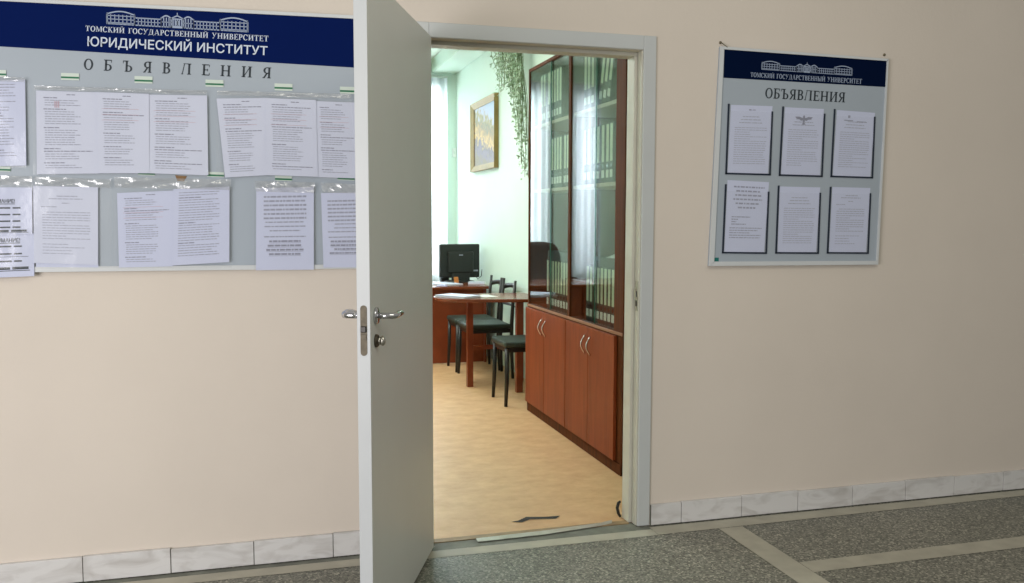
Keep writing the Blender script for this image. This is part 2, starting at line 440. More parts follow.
# ------------------------------------------------------------------ door: leaf, frame, fittings
LW, LT, LH = .905, .04, 2.02
PX, PY = -.990, -.026
door = empty('door_1', (PX, PY, 0), 0)
tag(door, 'grey white door standing wide open into the corridor', 'door', None, 'structure')
leafroot_rot = R(-112.2)
bm = boxes((0, LW, 0, LT, .014, LH))
leaf = obj('door_leaf', bm, [MT['leaf'], MT['leaf_edge']], door, False, .0015)
for p in leaf.data.polygons:
    if p.normal.x > .9: p.material_index = 1
leaf.rotation_euler = (0, 0, leafroot_rot)
def leafpart(name, bm, m, smooth=False, bevel=0.0, label=None):
    o = obj(name, bm, m, leaf, smooth, bevel)
    if label: o['label'] = label
    return o
# lock faceplate on the leaf edge: rounded ends
def stadium(bm, cy, z0, z1, r, x0, x1):
    pts = [(cy + r*math.cos(a), z1 - r + r*math.sin(a)) for a in [PI*k/10 for k in range(11)]] + \
          [(cy + r*math.cos(a), z0 + r + r*math.sin(a)) for a in [PI+PI*k/10 for k in range(11)]]
    a = [bm.verts.new((x0, y, z)) for y, z in pts]; b = [bm.verts.new((x1, y, z)) for y, z in pts]
    n = len(pts); bm.faces.new(a[::-1]); bm.faces.new(b)
    for i in range(n): bm.faces.new((a[i], a[(i+1) % n], b[(i+1) % n], b[i]))
bm = B(); stadium(bm, .0205, .925, 1.073, .0098, LW-.002, LW+.0015)
leafpart('lock_faceplate', bm, MT['old_metal'])
bm = boxes((LW+.0016, LW+.007, .0125, .0285, .994, 1.012))
leafpart('latch_bolt', bm, MT['dark_metal'], False, .002)
bm = boxes((LW+.0016, LW+.003, .0125, .0285, .972, .988)); leafpart('dead_bolt', bm, MT['old_metal'], False, .001)
HX, HZ = LW-.058, 1.037
def handle(side):
    s = 1 if side > 0 else -1; y = LT if s > 0 else 0
    bm = B(); lathe(bm, [(.025, y), (.025, y+s*.006), (.022, y+s*.009), (.012, y+s*.010)], (HX, 0, HZ), 28, 'Y')
    leafpart('handle_rosette', bm, MT['chrome'], True)
    bm = B()
    tube(bm, [(HX, y+s*.008, HZ), (HX, y+s*.03, HZ), (HX, y+s*.046, HZ), (HX-.006, y+s*.056, HZ), (HX-.02, y+s*.061, HZ+.001), (HX-.05, y+s*.061, HZ+.003), (HX-.085, y+s*.058, HZ+.001), (HX-.115, y+s*.052, HZ-.004)],
         [.0095, .0095, .0095, .0095, .0095, .010, .009, .006], 14)
    leafpart('lever_handle', bm, MT['chrome'], True)
handle(1); handle(-1)
bm = B(); lathe(bm, [(.020, LT), (.020, LT+.005), (.017, LT+.008)], (HX, 0, .962), 24, 'Y')
leafpart('lock_rosette', bm, MT['old_metal'], True)
bm = B(); lathe(bm, [(.0085, LT+.006), (.0085, LT+.014), (.006, LT+.016)], (HX, 0, .962), 16, 'Y')
lathe(bm, [(.002, LT+.012), (.009, LT+.016), (.0105, LT+.022), (.008, LT+.028), (.002, LT+.030)], (HX, 0, .962), 16, 'Y')
for v in bm.verts:
    if v.co.y > LT+.011: v.co.z = .962+(v.co.z-.962)*1.45
leafpart('thumb_turn', bm, MT['satin'], True)
bm = B(); lathe(bm, [(.018, 0), (.018, -.005), (.015, -.008)], (HX, 0, .962), 24, 'Y'); leafpart('lock_rosette', bm, MT['old_metal'], True)
for z in (.25, 1.0, 1.78):
    bm = B(); tube(bm, [(-.004, .0, z-.045), (-.004, .0, z+.045)], .008, 12); leafpart('hinge_knuckle', bm, MT['old_metal'], True)
# frame in door-local coordinates (door empty is at -.986,-.026)
DX, DY = -PX, -PY
def fr(b): return (b[0]+DX, b[1]+DX, b[2]+DY, b[3]+DY, b[4], b[5])
def casing_profile(bm, x0, x1, y0, y1, z0, z1): box(bm, *fr((x0, x1, y0, y1, z0, z1)))
bm = B()
casing_profile(bm, -.056, 0, -.011, -.0005, .003, 2.08); casing_profile(bm, -1.011, -.955, -.011, -.0005, .003, 2.08); casing_profile(bm, -.955, -.056, -.011, -.0005, 2.022, 2.08)
obj('door_casing', bm, MT['trim'], door, False, .003)
bm = B()
for x0, x1 in ((-.060, -.034), (-.986, -.955)): box(bm, *fr((x0, x1, 0, .1, .003, 2.046)))
box(bm, *fr((-.955, -.060, 0, .1, 2.02, 2.046)))
box(bm, *fr((-.0745, -.0602, .045, .1195, .003, 2.005))); box(bm, *fr((-.9545, -.941, .045, .1195, .003, 2.005))); box(bm, *fr((-.9545, -.0602, .045, .1195, 2.005, 2.0198)))
obj('door_frame', bm, MT['jamb'], door, False, .002)
bm = B(); box(bm, *fr((-.0625, -.0602, .008, .036, .935, 1.062))); box(bm, *fr((-.0665, -.0624, .020, .038, .985, 1.03)))
sp_ = obj('strike_plate', bm, MT['satin'], door, False, .001)
bm = B(); box(bm, *fr((-.0632, -.0628, .014, .028, .995, 1.02))); box(bm, *fr((-.0632, -.0628, .014, .028, .955, .98)))
obj('latch_hole', bm, MT['rubber'], sp_)
# torn strip of skirting curling out at the foot of the jamb
bm = B()
tube(bm, [(-.078, .128, .004), (-.088, .126, .02), (-.094, .126, .045), (-.088, .127, .066), (-.078, .13, .072)], [.006, .007, .007, .007, .005], 8)
tag(obj('loose_cable_end', bm, MT['rubber'], None, True), 'dark curled cable end at the foot of the right door jamb', 'cable')

# ------------------------------------------------------------------ quads on flat surfaces
class Quad:
    def __init__(s, tl, tr, br, bl, y): s.c = (tl, tr, br, bl); s.y = y
    def px(s, a, b):
        tl, tr, br, bl = s.c
        return tuple((tl[i]*(1-a)+tr[i]*a)*(1-b) + (bl[i]*(1-a)+br[i]*a)*b for i in (0, 1))
    def P(s, a, b, dy=0.0):
        u, v = s.px(a, b); p = on(u, v, 1, s.y)
        return Vector((p.x, s.y-dy, p.z))
def quad_slab(q, thick, nx=1, ny=1, curl=None, bm=None):
    bm = bm or B(); f = curl or (lambda a, b: 0)
    g = [[bm.verts.new(q.P(i/nx, j/ny, f(i/nx, j/ny))) for i in range(nx+1)] for j in range(ny+1)]
    fs = [bm.faces.new((g[j][i], g[j+1][i], g[j+1][i+1], g[j][i+1])) for j in range(ny) for i in range(nx)]
    if thick:
        r = bmesh.ops.extrude_face_region(bm, geom=fs)
        for v in r['geom']:
            if isinstance(v, bmesh.types.BMVert): v.co.y += thick
        bmesh.ops.recalc_face_normals(bm, faces=bm.faces)
    return bm
def polys_on(q, polys, dy=0.0, curl=None, bm=None):
    bm = bm or B(); f = curl or (lambda a, b: 0)
    for pl in polys:
        vs = [bm.verts.new(q.P(a, b, f(a, b)+dy)) for a, b in pl]
        try: bm.faces.new(vs)
        except ValueError: pass
    return bm
def rect(a0, a1, b0, b1): return [(a0, b0), (a1, b0), (a1, b1), (a0, b1)]

# ---- serif lettering drawn from strokes (cap height 1, y up)
TH, TN, SH = .19, .085, .065
def vstem(x, y0=0., y1=1., w=TH, top=True, bot=True, sw=.20):
    out = [[(x-w/2, y0), (x+w/2, y0), (x+w/2, y1), (x-w/2, y1)]]
    if bot: out.append([(x-sw, y0), (x+sw, y0), (x+sw, y0+SH), (x-sw, y0+SH)])
    if top: out.append([(x-sw, y1-SH), (x+sw, y1-SH), (x+sw, y1), (x-sw, y1)])
    return out
def hbar(y, x0, x1, w=TN): return [[(x0, y-w/2), (x1, y-w/2), (x1, y+w/2), (x0, y+w/2)]]
def diag(x0, y0, x1, y1, w): return [[(x0-w/2, y0), (x0+w/2, y0), (x1+w/2, y1), (x1-w/2, y1)]]
def ring(cx, cy, rx, ry, a0, a1, tx=TH, ty=TN, n=14):
    out = []
    for k in range(n):
        a, b = R(a0+(a1-a0)*k/n), R(a0+(a1-a0)*(k+1)/n)
        out.append([(cx+rx*math.cos(a), cy+ry*math.sin(a)), (cx+rx*math.cos(b), cy+ry*math.sin(b)),
                    (cx+(rx-tx)*math.cos(b), cy+(ry-ty)*math.sin(b)), (cx+(rx-tx)*math.cos(a), cy+(ry-ty)*math.sin(a))])
    return out
def drop(x, y, d, w=.06): return [[(x-w/2, y), (x+w/2, y), (x+w/2, y+d), (x-w/2, y+d)]]
def I_pair(extra=()): return vstem(.2)+vstem(.8)
G = {
 'О': (ring(.45, .5, .45, .52, 0, 360, n=22), .9),
 'С': (ring(.45, .5, .45, .52, 40, 320, n=18)+drop(.79, .66, .3), .85),
 'Б': (vstem(.2)+hbar(.96, .2, .72)+drop(.72, .74, .24)+hbar(.56, .2, .42)+hbar(.035, .2, .42)+ring(.42, .3, .34, .3, -90, 90), .78),
 'Ъ': (hbar(.96, .04, .36)+drop(.05, .74, .24)+vstem(.38, sw=.18)+hbar(.53, .38, .6)+hbar(.035, .38, .6)+ring(.6, .28, .33, .285, -90, 90), .95),
 'Ы': (vstem(.2, sw=.18)+hbar(.53, .2, .4)+hbar(.035, .2, .4)+ring(.4, .28, .3, .285, -90, 90)+vstem(.95, sw=.18), 1.14),
 'Я': (vstem(.62, sw=.18)+hbar(.965, .38, .6)+hbar(.46, .38, .6)+ring(.38, .71, .32, .29, 90, 270)+diag(.12, 0, .42, .47, .17)+hbar(.03, 0, .22, .06), .82),
 'В': (vstem(.2)+hbar(.965, .2, .4)+hbar(.51, .2, .42)+hbar(.035, .2, .42)+ring(.4, .745, .3, .255, -90, 90)+ring(.42, .27, .34, .275, -90, 90), .78),
 'Р': (vstem(.2)+hbar(.965, .2, .4)+hbar(.46, .2, .4)+ring(.4, .71, .33, .29, -90, 90), .74),
 'Л': (diag(.12, .06, .3, .97, .08)+hbar(.035, 0, .2, .07)+hbar(.97, .2, .9, .06)+vstem(.76, sw=.19), .96),
 'Д': (diag(.2, .06, .36, .97, .08)+hbar(.04, .04, .94, .07)+hbar(.97, .26, .86, .06)+vstem(.72, bot=False, sw=.16)+drop(.06, -.18, .24)+drop(.92, -.18, .24), .98),
 'А': (diag(.12, .03, .43, 1, .07)+diag(.8, .03, .47, 1, .17)+hbar(.33, .2, .68, .06)+hbar(.03, 0, .26, .06)+hbar(.03, .62, .98, .06), .96),
 'Е': (vstem(.2)+hbar(.965, .2, .7)+hbar(.035, .2, .72)+hbar(.5, .2, .55)+drop(.7, .76, .22)+drop(.72, .02, .22)+drop(.55, .38, .24), .76),
 'Н': (vstem(.2, sw=.19)+vstem(.8, sw=.19)+hbar(.5, .2, .8), 1.0),
 'И': (vstem(.2, sw=.19)+vstem(.8, sw=.19)+diag(.25, .1, .75, .9, .09), 1.0),
 'Й': (vstem(.2, sw=.19)+vstem(.8, sw=.19)+diag(.25, .1, .75, .9, .09)+ring(.5, 1.24, .2, .16, 200, 340, .06, .06, 8), 1.0),
 'Т': (vstem(.42, top=False)+hbar(.965, .04, .8)+drop(.06, .74, .24)+drop(.78, .74, .24), .84),
 'М': (vstem(.16, w=.08, sw=.15)+vstem(1.0, sw=.18)+diag(.22, .98, .56, .05, .15)+diag(.92, .98, .58, .05, .07), 1.18),
 'К': (vstem(.2)+diag(.32, .48, .68, .95, .08)+diag(.74, .04, .42, .56, .17)+hbar(.03, .6, .9, .06)+hbar(.97, .56, .84, .06), .88),
 'Г': (vstem(.2)+hbar(.965, .2, .68)+drop(.68, .7, .28), .7),
 'У': (diag(.46, .36, .16, .97, .17)+diag(.26, .05, .76, .97, .08)+hbar(.97, 0, .34, .06)+hbar(.97, .6, .92, .06)+ring(.22, .08, .1, .09, 90, 330, .07, .06, 8), .9),
 ' ': ([], .5),
}
def serif(text, gap):
    """list of polygons normalised to 0..1 (x right, y down) over the whole line"""
    x = 0; out = []
    for ch in text:
        g, w = G[ch]
        out += [[(x+a, b) for a, b in p] for p in g]; x += w+gap
    W = x-gap
    return [[(a/W, 1-b) for a, b in p] for p in out]
def serif_letters(text, gap):
    x = 0; out = []; W = sum(G[c][1]+gap for c in text)-gap
    for ch in text:
        g, w = G[ch]; out.append([[((x+a)/W, 1-b) for a, b in p] for p in g]); x += w+gap
    return out
def sans(text, bold=0.0):
    cu = bpy.data.curves.new('lettering', 'FONT'); cu.body = text; cu.offset = bold; cu.resolution_u = 3
    o = bpy.data.objects.new('lettering', cu); COL.objects.link(o)
    bpy.context.view_layer.update()
    me = bpy.data.meshes.new_from_object(o.evaluated_get(bpy.context.evaluated_depsgraph_get()))
    vs = [tuple(v.co) for v in me.vertices]; fs = [tuple(p.vertices) for p in me.polygons]
    bpy.data.objects.remove(o); bpy.data.curves.remove(cu); bpy.data.meshes.remove(me)
    xs = [v[0] for v in vs]
    cap = .729
    x0, x1 = min(xs), max(xs)
    return [[((vs[i][0]-x0)/(x1-x0), 1-vs[i][1]/cap) for i in f] for f in fs]

# building emblem: long two winged facade with a columned centre, as light bars on the navy header
def facade():
    P = []
    def wing(a, b):
        n = 7
        for k in range(3): P.append(rect(a, b, .36+.24*k, .42+.24*k))
        for i in range(n+1):
            x = a+(b-a)*i/n; P.append(rect(x-.003, x+.003, .3, 1))
        for k in range(10):                                 # arched top
            t0, t1 = k/10, (k+1)/10
            h = lambda t: .25-.22*math.sin(PI*t)
            P.append([(a+(b-a)*t0, h(t0)), (a+(b-a)*t1, h(t1)), (a+(b-a)*t1, h(t1)+.09), (a+(b-a)*t0, h(t0)+.09)])
        P.append(rect(a, b, .93, 1.0)); P.append(rect(a, a+.008, .2, 1)); P.append(rect(b-.008, b, .2, 1))
    wing(0, .2); wing(.8, 1)
    for a, b in ((.2, .385), (.615, .8)):                    # low links
        P.append(rect(a, b, .42, .5)); P.append(rect(a, b, .68, .73)); P.append(rect(a, b, .92, 1))
        for i in range(9):
            x = a+(b-a)*i/8; P.append(rect(x-.003, x+.003, .45, 1))
    for a, b in ((.385, .46), (.54, .615)):                  # domed bays
        for k in range(8):
            t0, t1 = k/8, (k+1)/8; h = lambda t: .34-.2*math.sin(PI*t)
            P.append([(a+(b-a)*t0, h(t0)), (a+(b-a)*t1, h(t1)), (a+(b-a)*t1, h(t1)+.1), (a+(b-a)*t0, h(t0)+.1)])
        P.append(rect(a, b, .6, .66)); P.append(rect(a, b, .92, 1))
        for i in range(5):
            x = a+(b-a)*i/4; P.append(rect(x-.0035, x+.0035, .32, 1))
    P.append([(.45, .34), (.5, .1), (.5, .2), (.465, .34)]); P.append([(.55, .34), (.5, .1), (.5, .2), (.535, .34)])
    P.append(rect(.45, .55, .34, .42)); P.append(rect(.45, .55, .84, 1)); P.append(rect(.497, .503, -.05, .14)); P.append(rect(.49, .51, .5, .8))
    for i in range(7):
        x = .455+.09*i/6; P.append(rect(x-.0035, x+.0035, .42, .86))
    return P

# ---- printed lines on notices: words as short bars
def lines(style, seed):
    rnd = random.Random(seed); soft, bold, red = [], [], []
    def line(b, h, a0, a1, dst, gap=.012):
        a = a0
        while a < a1-.01:
            w = min(rnd.uniform(.03, .11), a1-a); dst.append(rect(a, a+w, b, b+h)); a += w+gap
    if style == 'schedule':
        line(.035, .011, .5, .66, bold); b = .075
        while b < .93:
            line(b, .012, .12, rnd.uniform(.34, .5), bold); b += .032
            if rnd.random() < .35:
                line(b, .011, .12, .9, bold); b += .034
            for k in range(rnd.randint(3, 7)):
                if b > .93: break
                line(b, .009, .14, rnd.choice((.62, .68, .72)), soft); b += .029
            b += .018
        for k in range(3): red.append(rect(.3+.03*k, .315+.03*k, .12, .2) if seed % 3 == 0 else rect(.1, .8, .2+.07*k, .204+.07*k))
    elif style == 'dense':
        b = .05
        while b < .9:
            if rnd.random() < .22: line(b, .013, .1, rnd.uniform(.35, .6), bold)
            else: line(b, .010, .1, rnd.choice((.7, .78, .82)), soft)
            b += .033
    elif style == 'bold':
        b = .1
        for k in range(14):
            w = rnd.uniform(.22, .38); 
            if k < 6: w = .37
            if k in (9,): b += .02
            (line)(b, .022 if k < 6 or k > 9 else .015, .5-w, .5+w, bold if k > 9 else soft, .012)
            if k > 9: bold.append(rect(.5-w, .5+w, b+.03, b+.034))
            b += .052
    elif style == 'letter':
        line(.12, .012, .36, .68, soft); line(.155, .012, .24, .76, soft); line(.21, .012, .44, .56, soft); line(.26, .01, .12, .36, soft)
        b = .33
        for k in range(11): line(b, .010, .14 if k else .2, .88 if k % 5 != 4 else .5, soft); b += .034
        b += .04
        for k in range(4): line(b, .009, .14, rnd.uniform(.5, .8), soft); b += .04
    elif style == 'order':
        b = .16
        for k in range(3): line(b, .012, .3-.04*k, .7+.04*k, soft); b += .045
        b += .03
        for k in range(18):
            line(b, .009, .12, rnd.choice((.9, .9, .86, .5)), soft); b += .033
            if b > .86: break
    elif style == 'heading':
        for k, (a0, a1) in enumerate(((.16, .9), (.22, .8), (.2, .84), (.16, .86), (.22, .8), (.28, .72))): line(.075+.058*k, .022, a0, a1, bold, .02)
        b = .5
        for a1 in (.6, .3, .26, .5): line(b, .014, .14, a1, soft); b += .034
        b += .02
        for a1 in (.9, .8, .6, .88, .86): line(b, .012, .1, a1, soft); b += .034
    return soft, bold, red

def notice(q, style, seed, label, curl=None, m='paper', group=None, extra=None):
    """one sheet of paper lying against its board, with its printed text as a part"""
    c = curl or (lambda a, b: 0)
    ctr = q.P(.5, 1.0)
    soft, bold, red = lines(style, seed)
    mats = [MT[m], MT['ink_soft'] if style in ('letter', 'order') else MT['ink'], MT['ink'] if style == 'heading' else MT['ink_bold'], MT['ink_red']]
    bm = quad_slab(q, .0004, 6, 8, c)
    for k, (pl, dy) in enumerate(((soft, .0006), (bold, .0006), (red, .0007))):
        n0 = len(bm.faces); polys_on(q, pl, dy, c, bm); bm.faces.ensure_lookup_table()
        for f in bm.faces[n0:]: f.material_index = k+1
    if extra:
        mats.append(MT[extra[1]]); n0 = len(bm.faces); polys_on(q, extra[0], .0008, c, bm); bm.faces.ensure_lookup_table()
        for f in bm.faces[n0:]: f.material_index = 4
    bmesh.ops.translate(bm, verts=bm.verts, vec=-ctr)
    o = obj('notice_sheet', bm, mats); o.location = ctr
    return tag(o, label, 'paper', group)

def fromworld(bm, ctr): bmesh.ops.translate(bm, verts=bm.verts, vec=-ctr); return bm

# ------------------------------------------------------------------ left notice board
YP = -.016
LB = Quad((-60, -5.5), (374, 16.3), (374, 268.2), (-60, 272.8), YP)
lc = LB.P(.5, 1)
lb = empty('notice_board', lc)
tag(lb, 'long grey notice board with navy header, crowded with sheets, left of the door', 'notice board')
def lpart(name, bm, m, parent=None, smooth=False, bevel=0):
    fromworld(bm, lc)
    o = obj(name, bm, m, parent or lb, smooth, bevel); return o
lpart('backing_panel', quad_slab(LB, .0155), MT['board'])
def strip(q0, w, yfront, thick, bm=None):
    return quad_slab(q0, thick, bm=bm)
bm = B()
quad_slab(Quad((-60, -5.5), (374, 16.3), (374, 19.6), (-60, -2.2), YP-.007), .0068, bm=bm)
quad_slab(Quad((-60, 267.6), (374, 264.2), (374, 268.3), (-60, 273.2), YP-.007), .0068, bm=bm)
quad_slab(Quad((370, 19.7), (374, 19.7), (374, 264.1), (370, 264.1), YP-.007), .0068, bm=bm)
lpart('board_frame', bm, MT['board_frame'])
HQ = Quad((-60, -2.1), (370, 19.5), (370, 68.5), (-60, 42.8), YP-.001)
hd = lpart('header_panel', quad_slab(HQ, .0009), MT['navy'])
yT = YP-.0016
lpart('building_emblem', polys_on(Quad((106.5, 9.6), (248, 17.6), (248, 32.4), (106.8, 24), yT), facade()), MT['print_pale'], hd)
lpart('university_lettering', polys_on(Quad((85.5, 25.6), (268.5, 35.8), (268.4, 41.6), (85.3, 31), yT), serif('ТОМСКИЙ ГОСУДАРСТВЕННЫЙ УНИВЕРСИТЕТ', .10)), MT['print_white'], hd)
lpart('institute_lettering', polys_on(Quad((87.6, 36.4), (267.6, 46.4), (267.4, 55.2), (87.4, 45.8), yT), sans('ЮРИДИЧЕСКИЙ ИНСТИТУТ', .012)), MT['print_white'], hd)
hl = empty('heading_lettering'); hl.parent = lb
for pl_ in serif_letters('ОБЪЯВЛЕНИЯ', 1.02): lpart('letter', polys_on(Quad((84, 58.6), (271.5, 67.6), (271, 78.4), (83.6, 69.6), YP-.0008), pl_), MT['print_dark'], hl)
# pocket clips: small white tags with a green line
def clip(u, v, w=18, h=7):
    q = Quad((u-w/2, v-h/2), (u+w/2, v-h/2+.6), (u+w/2, v+h/2+.6), (u-w/2, v+h/2), YP-.003)
    o = lpart('pocket_clip', quad_slab(q, .0025), MT['clip'])
    q2 = Quad((u-w/2, v), (u+w/2, v+.6), (u+w/2, v+2.4), (u-w/2, v+1.8), YP-.0034)
    lpart('green_line', quad_slab(q2, .0003), MT['green'], o)
for u, v in ((-3, 73), (70, 76.3), (143.5, 79.5), (214.5, 83), (283.5, 86.8), (349, 90)): clip(u, v)
for u, v in ((2, 168.5), (146.5, 172.6), (215.5, 174.2), (283.5, 178), (346, 177.5)): clip(u, v, 17, 5)
# clear pockets with crumpled upper lips
YF = YP-.0175
def pocket(px0, top0, px1, top1, bot0, bot1, lip, seed):
    rnd = random.Random(seed)
    q = Quad((px0, top0), (px1, top1), (px1, bot1), (px0, bot0), YF)
    o = lpart('clear_pocket', quad_slab(q, 0, 8, 6, lambda a, b: .0012*math.sin(9*a+seed)*math.sin(5*b)), MT['film'], None, True)
    if lip:
        bm = B(); nx, ny = 26, 5
        ph = [rnd.uniform(0, 6) for _ in range(4)]
        q2 = Quad((px0+1, top0-1.5), (px1-1, top1-1.5), (px1-2, top1+lip), (px0+2, top0+lip), YF-.002)
        quad_slab(q2, 0, nx, ny, lambda a, b: .004*math.sin(9*a+ph[0]+4*b)*math.sin(2.2*b+.4)+.0022*math.sin(21*a+ph[1]-6*b)+.0008*rnd.random(), bm)
        lpart('crumpled_lip', bm, MT['film_crumple'], o, True)
pocket(-40, 77, 26, 79, 166, 168, 3, 1)
pocket(33, 87, 208, 92, 175, 177, 2.5, 2)
pocket(216, 92, 352, 95.5, 178, 179, 3, 3)
pocket(-40, 176, 33, 178, 270, 268, 8, 4)
pocket(33.5, 178, 112, 181, 269, 268, 7, 5)
pocket(113, 178.5, 232, 181, 268.5, 267.5, 9, 6)
pocket(254, 182.5, 316, 184, 270, 270, 9, 7)
pocket(320, 184, 366, 186, 268, 267, 8, 8)
# brown scrap of old tape
q = Quad((175, 175), (187, 176), (184, 181.5), (177.5, 181), YP-.002)
lpart('old_tape_scrap', quad_slab(q, .001), MT['rust'])

def curl(k, s=0.0): return lambda a, b: k*b*b + s*a*b
YN = YP-.0085
def Lq(*c, y=YN): return Quad(*c, y)
notice(Lq((-30, 80), (25, 79.5), (26.5, 165.5), (-28, 167)), 'dense', 3, 'leftmost sheet of the top row, cut by the left picture edge', curl(.003), 'paper_b')
notice(Lq((36, 90.5), (97, 92.3), (99.5, 173.5), (37, 174.2)), 'schedule', 9, 'timetable sheet with reddish marks, left of three joined sheets in the top row', curl(.003))
notice(Lq((96, 92), (149, 93.8), (149.5, 173.2), (98, 173.2), y=YN-.0035), 'schedule', 11, 'timetable sheet in the middle of the three joined sheets in the top row', curl(.0015))
notice(Lq((148, 94.5), (207, 95.5), (208.3, 175.3), (147, 173.2), y=YN-.001), 'schedule', 14, 'timetable sheet with lowest corner, right of three joined sheets in the top row', curl(.003))
notice(Lq((216.5, 98.5), (266, 98), (267, 175.2), (225, 177.5), y=YN), 'schedule', 17, 'slanting timetable sheet, left of the three nearest the door in the top row', curl(.003))
notice(Lq((265.5, 98), (316, 100), (318, 176.8), (266, 175), y=YN-.0035), 'schedule', 19, 'timetable sheet between the slanting sheet and the open door, top row', curl(.002))
notice(Lq((314.5, 101), (356, 102.5), (360, 178.5), (317, 177), y=YN-.001), 'schedule', 22, 'top row timetable sheet partly hidden by the open door', curl(.002))
vn = sans('ВНИМАНИЕ!', .02)
def place(polys, a0, a1, b0, b1): return [[(a0+(a1-a0)*a, b0+(b1-b0)*b) for a, b in p] for p in polys]
notice(Lq((-46, 187), (32, 187.5), (32.5, 234), (-46, 236), y=YN-.003), 'none', 1, 'bluish notice with bold heading, upper of two cut by the left picture edge', curl(.003), 'paper_b',
       extra=(place(vn, .43, .78, .25, .33)+[rect(.43, .78, .345, .358)] + [rect(a, a+w, b, b+.032) for b in (.42, .56, .70, .83) for a, w in ((.1, .2), (.34, .13), (.5, .22), (.75, .1))] + [rect(.3, .95, .955, .965)] + [rect(a, a+w, .9, .945) for a, w in ((.2, .25), (.5, .2), (.73, .2))], 'print_dark'))
notice(Lq((-46, 234.5), (33.5, 233), (34.5, 276), (-46, 279.5), y=YN-.0006), 'none', 1, 'bluish notice with bold heading hanging below the edge of the long board', curl(.002), 'paper_b',
       extra=(place(vn, .46, .83, .11, .20)+[rect(.46, .83, .215, .23)] + [rect(a, a+w, b, b+.036) for b in (.28, .45, .62) for a, w in ((.1, .2), (.34, .13), (.5, .22), (.75, .1))] + [rect(.2, .93, .53, .54), rect(.2, .95, .85, .865)] + [rect(a, a+w, .77, .83) for a, w in ((.2, .25), (.5, .2), (.73, .2))], 'print_dark'))
notice(Lq((36, 189), (98, 190), (98.4, 267.5), (36, 267), y=YN+.0012), 'none', 5, 'back sheet peeping out beneath the pale letter in the bottom row', None, 'paper_b')
notice(Lq((33, 186), (98, 187), (98, 264.8), (34, 263), y=YN), 'letter', 6, 'pale faintly printed letter sheet in the bottom row beside the bold notices', curl(.002))
notice(Lq((117, 193), (175, 190.5), (173, 266.3), (119, 267.5), y=YN), 'schedule', 31, 'left sheet of the overlapping pair in the bottom row', curl(.002), 'paper_b')
notice(Lq((173.5, 189), (229.5, 186.5), (229.3, 262), (172, 265.5), y=YN-.0035), 'dense', 33, 'right sheet of the overlapping pair in the bottom row, set higher', curl(.002), 'paper_b')
notice(Lq((256.3, 188), (313.8, 187), (313.8, 269.6), (256, 270.2), y=YN-.002), 'bold', 41, 'announcement with bold centred text, last but one sheet before the door, bottom row', curl(.002), 'paper_b')
notice(Lq((321, 193), (368, 192), (370, 267), (323.5, 267.6), y=YN), 'bold', 43, 'bottom row announcement partly hidden by the open door', curl(.002), 'paper_b')

# ------------------------------------------------------------------ right notice board
RQ = Quad((720.8, 46.2), (888.8, 58.8), (878.3, 264.6), (709.3, 266), YP)
rc = RQ.P(.5, 1)
rb = empty('notice_board', rc)
tag(rb, 'smaller grey notice board with navy header and six pockets, right of the door', 'notice board')
def rpart(name, bm, m, parent=None, bevel=0):
    fromworld(bm, rc); return obj(name, bm, m, parent or rb, False, bevel)
rpart('backing_panel', quad_slab(RQ, .0155), MT['board'])
bm = B(); yf = YP-.006
quad_slab(Quad((720.8, 46.2), (888.8, 58.8), (887.9, 61), (724.2, 49.2), yf), .006, bm=bm)
quad_slab(Quad((720.8, 46.2), (724.2, 49.2), (714.2, 262.2), (709.3, 266), yf), .006, bm=bm)
quad_slab(Quad((714.2, 261.6), (876.6, 260.8), (878.3, 264.6), (709.3, 266), yf), .006, bm=bm)
quad_slab(Quad((887.4, 60.4), (888.8, 58.8), (878.3, 264.6), (876.6, 261), yf), .006, bm=bm)
rpart('board_frame', bm, MT['board_frame'])
rh = rpart('header_panel', quad_slab(Quad((724.6, 49.6), (887.4, 60.8), (885.9, 87), (723.6, 77.7), YP-.001), .0009), MT['navy_dim'])
rpart('building_emblem', polys_on(Quad((762, 60), (852.4, 66), (852, 75.8), (761.6, 69.6), yT), facade()), MT['print_pale'], rh)
rpart('university_lettering', polys_on(Quad((750.6, 72.2), (862, 79), (861.8, 84), (750.4, 76.8), yT), serif('ТОМСКИЙ ГОСУДАРСТВЕННЫЙ УНИВЕРСИТЕТ', .08)), MT['print_pale'], rh)
hl = empty('heading_lettering'); hl.parent = rb
for pl_ in serif_letters('ОБЪЯВЛЕНИЯ', .10): rpart('letter', polys_on(Quad((765.6, 87.8), (845.6, 92.6), (845, 102.4), (765, 98), YP-.0008), pl_), MT['print_dark'], hl)
rpart('teal_sticker', quad_slab(Quad((714.3, 257.6), (718.8, 257.6), (718.7, 261.4), (714.1, 261.4), YP-.0005), .0004), MT['teal'])
for u, v in ((720.3, 42.6), (884.3, 54.8)):
    p = on(u, v, 1, -.002); bm = B(); lathe(bm, [(.006, -.0005), (.006, -.004), (.003, -.006)], (p.x, 0, p.z), 12, 'Y'); rpart('fixing_screw', bm, MT['screw'])
p = on(720.3, 42.6, 1, -.002); p2 = on(725, 48, 1, -.002); bm = B(); tube(bm, [(p.x, -.006, p.z), (p2.x, YP-.007, p2.z)], .002, 6); rpart('hanging_wire', bm, MT['screw'])
US = [((729, 104.5), (726.3, 173.4), (770.1, 174.6), (772.5, 112.2)), ((783.4, 107.2), (779.8, 175), (822.1, 176.3), (824.8, 114.4)), ((835, 109.8), (831.5, 176.3), (872.5, 177.7), (875, 117.4)),
      ((726, 185), (723, 252.6), (766.3, 253.1), (768.8, 192.4)), ((778.9, 186.3), (776.3, 252.8), (818.3, 253.1), (820.5, 193.5)), ((830.9, 187.5), (827.8, 252.8), (868.2, 253.1), (870.7, 194))]
